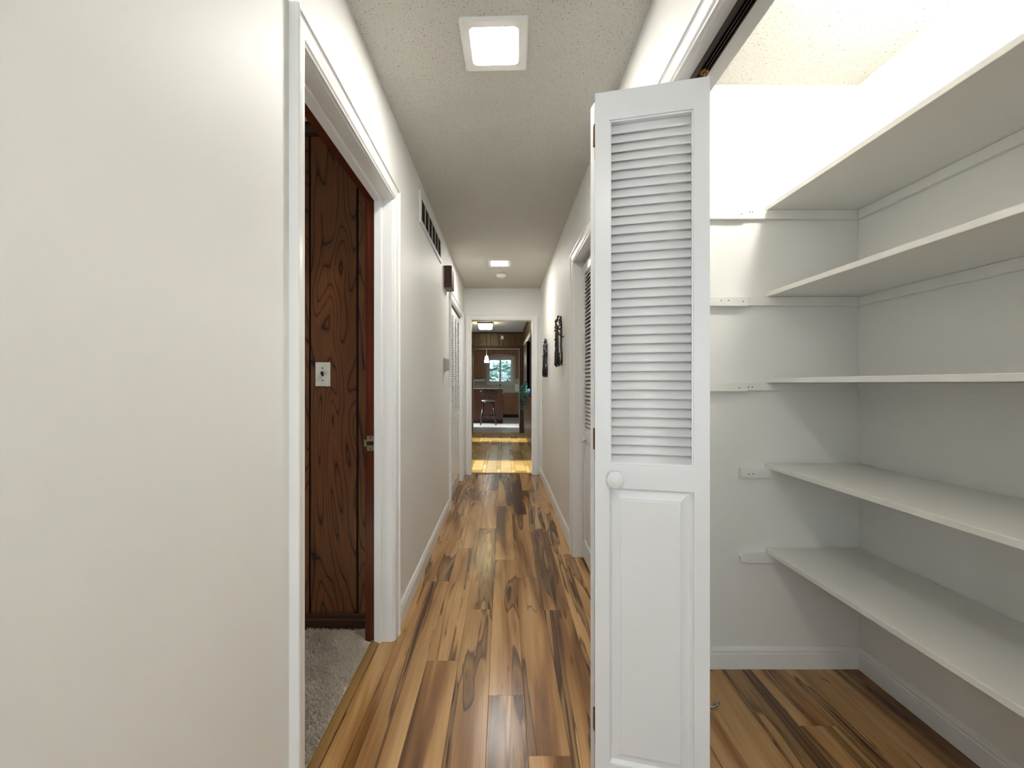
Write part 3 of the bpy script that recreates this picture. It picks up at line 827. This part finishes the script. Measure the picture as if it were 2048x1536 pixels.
# far wall with kitchen opening
KO0, KO1, KOZ = -0.731, 0.397, 2.05
m = MB(); m.box(FX0, KO0, FY, FY+0.12, 0, H); m.box(KO1, FXR+0.12, FY, FY+0.12, 0, H); m.box(KO0, KO1, FY, FY+0.12, KOZ, H)
fw = struct(m.build('wall_far', 'panel_dark'), 'brown board panelled wall above the kitchen opening', 'wall')
ed = [FXR-0.002, 0.31, 0.197, 0.008, -0.104, -0.299, -0.399, -0.583, -0.74, -0.93, -1.05]
for a, b in zip(ed[:-1], ed[1:]):
    z0 = KOZ+0.055 if b > KO0-0.06 else 0.0
    B((b-a)/2+0.005, (a-b)/2-0.004, -0.008, 0, z0, H-0.03).build('panel_board', 'board2', fw, 0.001, 1, ((a+b)/2, FY, 0))
tr = struct(empty('trim_8'), 'dark brown trim around the kitchen opening', 'door frame')
B(KO0-0.05, KO1+0.092, FY-0.016, FY, KOZ, KOZ+0.052).build('header', 'darktrim', tr, 0.002)
B(KO1, KO1+0.092, FY-0.016, FY, 0, KOZ).build('post', 'darktrim', tr, 0.002)
B(KO0-0.05, KO0, FY-0.016, FY, 0, KOZ).build('post', 'darktrim', tr, 0.002)
B(KO0, KO1, FY+0.100, FY+0.119, KOZ-0.014, KOZ).build('white_edge', 'trim', tr)
B(KO1-0.006, KO1, FY+0.10, FY+0.119, 0, KOZ-0.014).build('white_edge', 'trim', tr); B(KO0, KO0+0.006, FY+0.10, FY+0.119, 0, KOZ-0.014).build('white_edge', 'trim', tr)
# right wall with window
WY0, WY1, WZ0, WZ1 = 7.55, 8.75, 0.98, 2.07
m = MB(); m.box(FXR, FXR+0.12, YE+T, WY0, 0, H); m.box(FXR, FXR+0.12, WY1, FY, 0, H); m.box(FXR, FXR+0.12, WY0, WY1, 0, WZ0); m.box(FXR, FXR+0.12, WY0, WY1, WZ1, H)
rw = struct(m.build('wall_far_right', 'board2'), 'brown panelled right wall of the far room with a window', 'wall')
y = 5.75; r2 = random.Random(2)
yb = [5.65]
while yb[-1] < FY-0.25: yb.append(yb[-1]+r2.choice((0.10, 0.14, 0.20, 0.25)))
yb.append(FY-0.01)
for a, b in zip(yb[:-1], yb[1:]):
    spans = [(0.08, H-0.04)] if (b < WY0 or a > WY1) else [(0.08, WZ0-0.06), (WZ1+0.06, H-0.04)]
    for z0, z1 in spans:
        B(-0.007, 0, (a-b)/2+0.004, (b-a)/2-0.004, z0, z1).build('panel_board', 'board2', rw, 0.001, 1, (FXR, (a+b)/2, 0))
o = B(FXR-0.03, FXR, YE+T, FY, H-0.06, H).build('trim_9', 'darktrim'); struct(o, 'dark brown crown strip along the right wall of the far room', 'moulding')
w2 = struct(empty('window_2'), 'dark framed window with a white top trim beside the trailing plant', 'window')
m = MB(); m.box(FXR-0.012, FXR+0.10, WY0-0.04, WY0, WZ0, WZ1); m.box(FXR-0.012, FXR+0.10, WY1, WY1+0.04, WZ0, WZ1); m.box(FXR+0.03, FXR+0.07, (WY0+WY1)/2-0.02, (WY0+WY1)/2+0.02, WZ0, WZ1)
m.build('window_frame', 'darktrim', w2)
B(FXR-0.030, FXR, WY0-0.05, WY1+0.75, WZ1, WZ1+0.045).build('window_trim', 'trim', w2, 0.002)
B(FXR-0.06, FXR+0.10, WY0-0.05, WY1+0.05, WZ0-0.03, WZ0).build('window_sill', 'darktrim', w2, 0.002)
for a, b in ((WY0, (WY0+WY1)/2-0.02), ((WY0+WY1)/2+0.02, WY1)): B(FXR+0.048, FXR+0.052, a, b, WZ0, WZ1).build('pane', 'glass', w2)
# left wall with patio door and window (out of view, they give the daylight on the tiles)
m = MB()
PD0, PD1 = 5.75, 6.75; W30, W31 = 8.75, 9.45
m.box(FX0-0.12, FX0, 5.49, PD0, 0, H); m.box(FX0-0.12, FX0, PD0, PD1, 2.1, H); m.box(FX0-0.12, FX0, PD1, W30, 0, H)
m.box(FX0-0.12, FX0, W30, W31, 2.1, H); m.box(FX0-0.12, FX0, W31, FY+0.12, 0, H)
struct(m.build('wall_far_left', 'board2'), 'brown panelled left wall of the far room with two glazed doors', 'wall')
for nme, a, b, lab in (('door_4', PD0, PD1, 'glazed patio door of the far room beside the end doorway'), ('door_5', W30, W31, 'glazed patio door of the far room beside the kitchen opening')):
    d = struct(empty(nme), lab, 'door')
    f = MB(); f.box(FX0-0.08, FX0-0.04, a, a+0.05, 0, 2.1); f.box(FX0-0.08, FX0-0.04, b-0.05, b, 0, 2.1); f.box(FX0-0.08, FX0-0.04, a+0.05, b-0.05, 2.05, 2.1); f.box(FX0-0.08, FX0-0.04, a+0.05, b-0.05, 0, 0.06)
    f.build('door_frame', 'trim', d); B(FX0-0.062, FX0-0.058, a+0.05, b-0.05, 0.06, 2.05).build('pane', 'glass', d)
struct(B(FX0-0.12, FXR+0.12, YE+T, FY+0.12, H, H+0.1).build('ceiling_far_room', 'ceil2'), 'pale grey ceiling of the far room', 'ceiling')
m = MB(); m.box(FX0-0.12, XL-T, YE, YE+T, 0, H)
struct(m.build('wall_far_near', 'board2'), 'brown panelled wall of the far room beside the end doorway', 'wall')
fl = thing('flush_light', 'warm lit square flush light with bronze rim on the far room ceiling', 'ceiling light', (-0.36, 8.62, H))
B(-0.155, 0.155, -0.155, 0.155, -0.032, 0).build('rim', 'darktrim', fl, 0.003)
m = MB(); n = 4
m.v = [(-0.14, -0.14, -0.032), (0.14, -0.14, -0.032), (0.14, 0.14, -0.032), (-0.14, 0.14, -0.032), (-0.132, -0.132, -0.110), (0.132, -0.132, -0.110), (0.132, 0.132, -0.110), (-0.132, 0.132, -0.110), (-0.10, -0.10, -0.126), (0.10, -0.10, -0.126), (0.10, 0.10, -0.126), (-0.10, 0.10, -0.126)]
m.f = [(0, 1, 5, 4), (1, 2, 6, 5), (2, 3, 7, 6), (3, 0, 4, 7), (4, 5, 9, 8), (5, 6, 10, 9), (6, 7, 11, 10), (7, 4, 8, 11), (8, 9, 10, 11), (3, 2, 1, 0)]
m.build('glass_shade', 'flush', fl)
MB().lathe([(0.010, -0.126), (0.012, -0.134), (0.006, -0.144)], (0, 0, 0), 'z', 12).build('finial', 'darktrim', fl)
ms = thing('motion_sensor', 'small white motion sensor on the brown boards above the kitchen opening', 'sensor', (-0.018, FY-0.008, 2.262))
B(-0.032, 0.032, -0.040, 0, 0, 0.088).build('housing', 'plastic', ms, 0.008, 2)
B(-0.020, 0.020, -0.043, -0.040, 0.012, 0.045).build('lens', 'plastic', ms, 0.001)

# trailing plant on the sill
pl = thing('trailing_plant', 'trailing green ivy in a blue grey pot on the dark window sill', 'plant', (FXR-0.01, 8.70, WZ0))
MB().lathe([(0.045, 0), (0.060, 0.09), (0.066, 0.09), (0.066, 0.105), (0.055, 0.105)], (0, 0, 0), 'z', 20).build('pot', 'pot', pl)
lf = MB(); rp = random.Random(4); stm = MB()
def leafquad(mb, p, d, n_, L, Wd):
    d = d.normalized(); s_ = d.cross(n_).normalized()
    if s_.length < 0.1: s_ = Vector((1, 0, 0))
    nn = s_.cross(d)
    i = len(mb.v)
    mb.v += [tuple(p), tuple(p+d*L*0.35+s_*Wd*0.5), tuple(p+d*L), tuple(p+d*L*0.35-s_*Wd*0.5), tuple(p+d*L*0.42-nn*Wd*0.14)]
    mb.f += [(i, i+1, i+4), (i+1, i+2, i+4), (i+2, i+3, i+4), (i+3, i, i+4)]
for k in range(30):
    a = rp.uniform(math.pi*0.45, math.pi*1.6); out = rp.uniform(0.05, 0.125); drop = rp.choice((0.05, 0.1, 0.18, 0.26, 0.34)); up = rp.uniform(0.02, 0.14)
    c_, s_ = math.cos(a), math.sin(a)
    c_ = -abs(c_)
    pts = [Vector((0, 0, 0.09)), Vector((c_*out*0.5, s_*out*0.8, 0.10+up)), Vector((c_*out, s_*out*1.4, 0.06+up*0.4)), Vector((c_*out*1.05, s_*out*1.6, -drop))]
    stm.tube(pts, 0.0022, 4)
    for j in range(12):
        t_ = (j+0.5)/12*3; q = min(2, int(t_)); p = pts[q].lerp(pts[q+1], t_-q)
        d = Vector((rp.gauss(-0.3, 0.6), rp.gauss(-0.2, 0.6), rp.gauss(-0.5, 0.5)))
        if p.x > 0.0: d.x = -abs(d.x)
        leafquad(lf, p, d, Vector((rp.gauss(0, 1), rp.gauss(0, 1), 1)), rp.uniform(0.04, 0.075), rp.uniform(0.03, 0.05))
stm.build('vine', 'leaf_in', pl); o = lf.build('foliage', 'leaf_in', pl); o['kind'] = 'stuff'

# ------------------------------------------------------------------ kitchen
KX0, KX1 = -2.6, 1.4
kf = struct(B(KX0, KX1, FY+0.12, KY+0.1, -0.05, -0.006).build('floor_kitchen', 'sub'), 'pale grey plank floor of the kitchen', 'floor')
y = FY+0.12; r3 = random.Random(9)
while y < 15.0:
    xx = -1.5 - r3.uniform(0, 0.9)
    while xx < 1.0:
        pieces(kf, 'plank', xx, xx+1.2, y, y+0.18, 0.0055, 'grey', 0.001, 0.0, 0.001); xx += 1.2
    y += 0.18
struct(B(KX0, KX1, FY+0.12, KY+0.1, H, H+0.1).build('ceiling_kitchen', 'ceil2'), 'pale ceiling of the kitchen', 'ceiling')
m = MB()
KWX0, KWX1, KWZ0, KWZ1 = -0.53, 0.33, 1.24, 2.11
m.box(KX0, KWX0, KY, KY+0.1, 0, H); m.box(KWX1, KX1, KY, KY+0.1, 0, H); m.box(KWX0, KWX1, KY, KY+0.1, 0, KWZ0); m.box(KWX0, KWX1, KY, KY+0.1, KWZ1, H)
struct(m.build('wall_kitchen_back', 'kwall'), 'kitchen back wall holding the garden window', 'wall')
m = MB(); m.box(KX0-0.1, KX0, FY+0.12, 11.6, 0, H); m.box(KX0-0.1, KX0, 11.6, 13.4, 2.1, H); m.box(KX0-0.1, KX0, 13.4, KY+0.1, 0, H)
struct(m.build('wall_kitchen_left', 'kwall'), 'kitchen side wall with a wide glazed opening', 'wall')
d = struct(empty('door_6'), 'wide glazed sliding door on the kitchen side wall', 'door')
f = MB(); f.box(KX0-0.07, KX0-0.03, 11.6, 11.65, 0, 2.1); f.box(KX0-0.07, KX0-0.03, 13.35, 13.4, 0, 2.1); f.box(KX0-0.07, KX0-0.03, 12.47, 12.53, 0, 2.1); f.box(KX0-0.07, KX0-0.03, 11.65, 12.47, 2.05, 2.1); f.box(KX0-0.07, KX0-0.03, 12.53, 13.35, 2.05, 2.1)
f.build('door_frame', 'trim', d)
for a, b in ((11.65, 12.47), (12.53, 13.35)): B(KX0-0.052, KX0-0.048, a, b, 0, 2.05).build('pane', 'glass', d)
struct(B(KX1, KX1+0.1, FY+0.12, KY+0.1, 0, H).build('wall_kitchen_right', 'kwall'), 'kitchen side wall beside the drawers', 'wall')
struct(B(FXR+0.12, KX1, FY+0.02, FY+0.12, 0, H).build('wall_kitchen_near', 'kwall'), 'kitchen wall beside the far room opening', 'wall')
# window
w3 = struct(empty('window_3'), 'cream framed two-pane kitchen window looking onto garden leaves', 'window')
m = MB(); m.box(KWX0-0.07, KWX0, KY-0.02, KY, KWZ0-0.07, KWZ1+0.07); m.box(KWX1, KWX1+0.07, KY-0.02, KY, KWZ0-0.07, KWZ1+0.07); m.box(KWX0, KWX1, KY-0.02, KY, KWZ1, KWZ1+0.07)
m.build('window_casing', 'wframe', w3, 0.002)
B(KWX0, KWX1, KY-0.035, KY, KWZ0-0.07, KWZ0).build('window_sill', 'wframe', w3, 0.002)
m = MB(); cx = (KWX0+KWX1)/2
m.box(KWX0, KWX0+0.045, KY, KY+0.06, KWZ0, KWZ1); m.box(KWX1-0.045, KWX1, KY, KY+0.06, KWZ0, KWZ1); m.box(cx-0.035, cx+0.035, KY, KY+0.06, KWZ0, KWZ1)
m.box(KWX0+0.045, cx-0.035, KY, KY+0.06, KWZ0, KWZ0+0.045); m.box(cx+0.035, KWX1-0.045, KY, KY+0.06, KWZ0, KWZ0+0.045)
m.box(KWX0+0.045, cx-0.035, KY, KY+0.06, KWZ1-0.045, KWZ1); m.box(cx+0.035, KWX1-0.045, KY, KY+0.06, KWZ1-0.045, KWZ1)
m.build('window_frame', 'wframe', w3)
for a, b in ((KWX0+0.045, cx-0.035), (cx+0.035, KWX1-0.045)): B(a, b, KY+0.028, KY+0.032, KWZ0+0.045, KWZ1-0.045).build('pane', 'glass', w3)
# backsplash
m = MB(); m.box(-1.6, KWX0-0.072, KY-0.012, KY, 0.916, 1.388); m.box(KWX1+0.072, KX1, KY-0.012, KY, 0.916, 1.388); m.box(KWX0-0.072, KWX1+0.072, KY-0.012, KY, 0.916, KWZ0-0.072)
struct(m.build('wall_backsplash', 'granite'), 'speckled stone backsplash under the kitchen window', 'backsplash')
# base cabinets
def cab(name, label, x0, x1, fronts):
    c = thing(name, label, 'cabinet', (x0, 14.87, 0), 0, 'honey oak base cabinets')
    wv = x1-x0
    B(0, wv, 0.02, KY-14.87-0.0005, 0.10, 0.878).build('body', 'cab', c)
    B(0, wv, 0.075, 0.09, 0, 0.10).build('toe_kick', 'kick', c)
    for kind, a, b, z0, z1 in fronts:
        o = B(a, b, 0, 0.019, z0, z1).build(kind, 'cab', c, 0.003)
        if kind == 'door':
            B(a+0.05, b-0.05, -0.004, 0, z0+0.05, z1-0.05).build('door_panel', 'cab', o, 0.003)
cab('base_cabinet', 'honey oak base cabinet with one door and a drawer under the kitchen window', 0.0, 0.362, [('drawer', 0.006, 0.355, 0.72, 0.87), ('door', 0.006, 0.355, 0.11, 0.71)])
cab('base_cabinet', 'honey oak base cabinet with a stack of drawers', 0.363, 0.80, [('drawer', 0.006, 0.43, 0.72, 0.87), ('drawer', 0.006, 0.43, 0.565, 0.71), ('drawer', 0.006, 0.43, 0.40, 0.555), ('drawer', 0.006, 0.43, 0.11, 0.39)])
cab('base_cabinet', 'honey oak base cabinet behind the breakfast bar', -1.2, -0.001, [('door', 0.006, 0.40, 0.11, 0.87), ('door', 0.41, 0.79, 0.11, 0.87), ('door', 0.80, 1.19, 0.11, 0.87)])
ct = thing('countertop', 'pale speckled stone countertop along the kitchen window wall', 'countertop', (0, 0, 0))
B(-1.2, 0.82, 14.84, KY-0.013, 0.8785, 0.915).build('slab', 'granite', ct, 0.004)
fa = thing('faucet', 'dark curved faucet at the sink under the kitchen window', 'faucet', (-0.09, 15.28, 0.915))
MB().lathe([(0.026, 0), (0.026, 0.01), (0.018, 0.03), (0.015, 0.06)], (0, 0, 0), 'z', 16).build('base', 'bronze', fa)
MB().tube([(0, 0, 0.05), (0, 0, 0.20), (-0.012, -0.03, 0.27), (-0.03, -0.09, 0.30), (-0.035, -0.15, 0.27), (-0.036, -0.16, 0.22)], 0.012, 10).build('spout', 'bronze', fa)
MB().tube([(0.02, 0, 0.05), (0.05, -0.02, 0.09)], 0.007, 8).build('handle', 'bronze', fa)
# upper cabinets
def upper(label, x0, x1, doors):
    c = thing('wall_cabinet', label, 'cabinet', (x0, 15.12, 1.39), 0, 'honey oak wall cabinets')
    B(0, x1-x0, 0.02, KY-15.12-0.0005, 0, H-1.39-0.001).build('body', 'cab', c)
    for a, b in doors:
        o = B(a, b, 0, 0.019, 0.01, 1.0).build('door', 'cab', c, 0.003)
        p = MB(); p.box(a+0.05, b-0.05, -0.005, 0, 0.06, 0.95); p.build('door_panel', 'cab', o, 0.004)
upper('honey oak wall cabinet behind the hanging pendant', -1.55, -0.65, [(0.006, 0.445), (0.455, 0.894)])
upper('honey oak wall cabinet above the drawer stack', 0.445, 1.30, [(0.006, 0.42), (0.43, 0.849)])
va = MB(); n = 16; up_ = []; lo = []
va_o = thing('window_valance', 'honey oak arched valance joining the two wall cabinets', 'valance', (0, 0, 0))
prof = [(-0.649, 2.439)] + [(-0.649+1.093*k/n, 2.19+0.075*math.sin(math.pi*k/n)) for k in range(n+1)] + [(0.444, 2.439)]
va.prism(prof, lambda u, v, t: (u, t, v), 15.125, 15.145)
va.build('arched_board', 'cab', va_o)
pt = thing('paper_towel_roll', 'white roll mounted below the wall cabinet over the breakfast bar', 'paper roll', (-0.86, 15.26, 1.32))
MB().tube([(-0.17, 0, 0), (0.17, 0, 0)], 0.055, 16).build('roll', 'plastic', pt)
for sx in (-1, 1): B(sx*0.186-0.012, sx*0.186+0.012, -0.03, 0.03, -0.03, 0.0695).build('bracket', 'plastic', pt)
cb = thing('cutting_board', 'white board leaning on the speckled backsplash above the drawers', 'board', (0.51, KY-0.045, 0.915))
o = B(-0.075, 0.075, -0.008, 0.008, 0, 0.27).build('panel', 'plastic', cb, 0.006, 2); o.rotation_euler = (math.radians(-4), 0, 0); o.location = (0, 0.008, 0.001)
# breakfast bar
pb = thing('breakfast_bar', 'dark cherry breakfast bar with black toe kick behind the stool', 'counter', (0, 12.74, 0))
B(-2.0, -0.005, 0, 0.10, 0.11, 1.035).build('back_panel', 'cabdark', pb)
B(-2.0, -0.005, -0.006, 0.10, 0, 0.11).build('toe_kick', 'kick', pb)
B(-2.0, -0.004, 0.10, 0.70, 0.0, 0.878).build('cabinet_run', 'cab', pb)
B(-2.0, 0.03, 0.10, 0.73, 0.879, 0.914).build('lower_counter', 'granite', pb, 0.003)
B(-2.0, 0.03, -0.10, 0.16, 1.036, 1.066).build('bar_top', 'granite', pb, 0.004)
# pendant
pe = thing('pendant_lamp', 'lit white cone pendant lamp hanging over the breakfast bar', 'pendant lamp', (-0.505, 12.95, H))
MB().lathe([(0.055, 0), (0.055, -0.015), (0.02, -0.022)], (0, 0, 0), 'z', 18).build('canopy', 'plastic', pe)
MB().tube([(0, 0, -0.02), (0, 0, -0.40)], 0.006, 6).build('cord', 'plastic', pe)
MB().lathe([(0.018, -0.385), (0.040, -0.400), (0.076, -0.590), (0.072, -0.590), (0.037, -0.404)], (0, 0, 0), 'z', 22).build('lamp_shade', 'pendant', pe)
# bar stool
bs = thing('bar_stool', 'blue black bar stool with curved spindle back at the breakfast bar', 'stool', (-0.425, 12.25, 0))
for sx in (-1, 1):
    for sy in (-1, 1):
        MB().tube([(sx*0.225, sy*0.20, 0), (sx*0.19, sy*0.165, 0.24), (sx*0.13, sy*0.11, 0.66)], [0.015, 0.021, 0.017], 10).build('leg', 'stool', bs)
for sx in (-1, 1): MB().tube([(sx*0.189, -0.165, 0.25), (sx*0.189, 0.165, 0.25)], 0.011, 8).build('stretcher', 'stool', bs)
for sy in (-1, 1): MB().tube([(-0.185, sy*0.162, 0.27), (0.185, sy*0.162, 0.27)], 0.012, 8).build('stretcher', 'stool', bs)
MB().lathe([(0.10, 0.62), (0.17, 0.645), (0.17, 0.66), (0.10, 0.672)], (0, 0, 0), 'z', 22).build('swivel_base', 'stool', bs)
MB().lathe([(0.14, 0.672), (0.192, 0.684), (0.200, 0.70), (0.192, 0.718), (0.14, 0.722), (0.05, 0.716)], (0, 0, 0), 'z', 26).build('seat', 'seatpad', bs)
rail = []
for k in range(17):
    a = math.radians(180+10+160*k/16)
    rail.append((0.27*math.cos(a), 0.23*math.sin(a)-0.0, 0.955+0.05*math.sin(math.pi*k/16)))
MB().tube(rail, [0.014+0.010*math.sin(math.pi*k/16) for k in range(17)], 8).build('back_rail', 'stool', bs)
for k in (1, 4, 6, 8, 10, 12, 15):
    p = Vector(rail[k]); q = Vector((p.x*0.66, p.y*0.70, 0.70))
    MB().tube([q, p], [0.010, 0.008], 8).build('spindle', 'stool', bs)

# ------------------------------------------------------------------ garden outside the kitchen window
gd = B(-9, 9, KY+0.1, 26, -0.35, -0.25).build('floor_garden', 'grass'); struct(gd, 'garden ground outside the kitchen window', 'ground')
def shrub(x, y, h, r, seed, label, n=700):
    t = thing('garden_shrub', label, 'shrub', (x, y, -0.25), 0, 'shrubs outside the kitchen window')
    rs_ = random.Random(seed); lm = MB(); sm_ = MB()
    for k in range(9):
        a = rs_.uniform(0, 6.283); rr = rs_.uniform(0.2, 0.9)*r
        sm_.tube([(0, 0, 0), (rr*0.4*math.cos(a), rr*0.4*math.sin(a), h*0.4), (rr*math.cos(a), rr*math.sin(a), h*rs_.uniform(0.6, 0.95))], [0.03, 0.02, 0.008], 6)
    sm_.build('stem', 'bark', t)
    for k in range(n//6):
        a = rs_.uniform(0, 6.283); el = rs_.uniform(-0.6, 1.4); rr = r*rs_.uniform(0.55, 1.0)
        c = Vector((rr*math.cos(a)*math.cos(el), rr*math.sin(a)*math.cos(el), h*0.62+rr*0.75*math.sin(el)))
        for j in range(7):
            b = j*0.9+rs_.uniform(-0.2, 0.2)
            d = Vector((math.cos(b), math.sin(b)*0.8, rs_.uniform(-0.3, 0.7)))
            leafquad(lm, c, d, Vector((rs_.gauss(0, .4), rs_.gauss(0, .4)-0.4, 1)), rs_.uniform(0.12, 0.20), rs_.uniform(0.04, 0.065))
    o = lm.build('foliage', 'leaf_out', t); o['kind'] = 'stuff'
shrub(-0.10, 17.1, 2.5, 1.05, 1, 'broad leaved shrub close outside the kitchen window', 4200)
shrub(0.30, 20.4, 4.2, 1.7, 3, 'taller leafy shrub standing behind the one at the kitchen window', 3600)
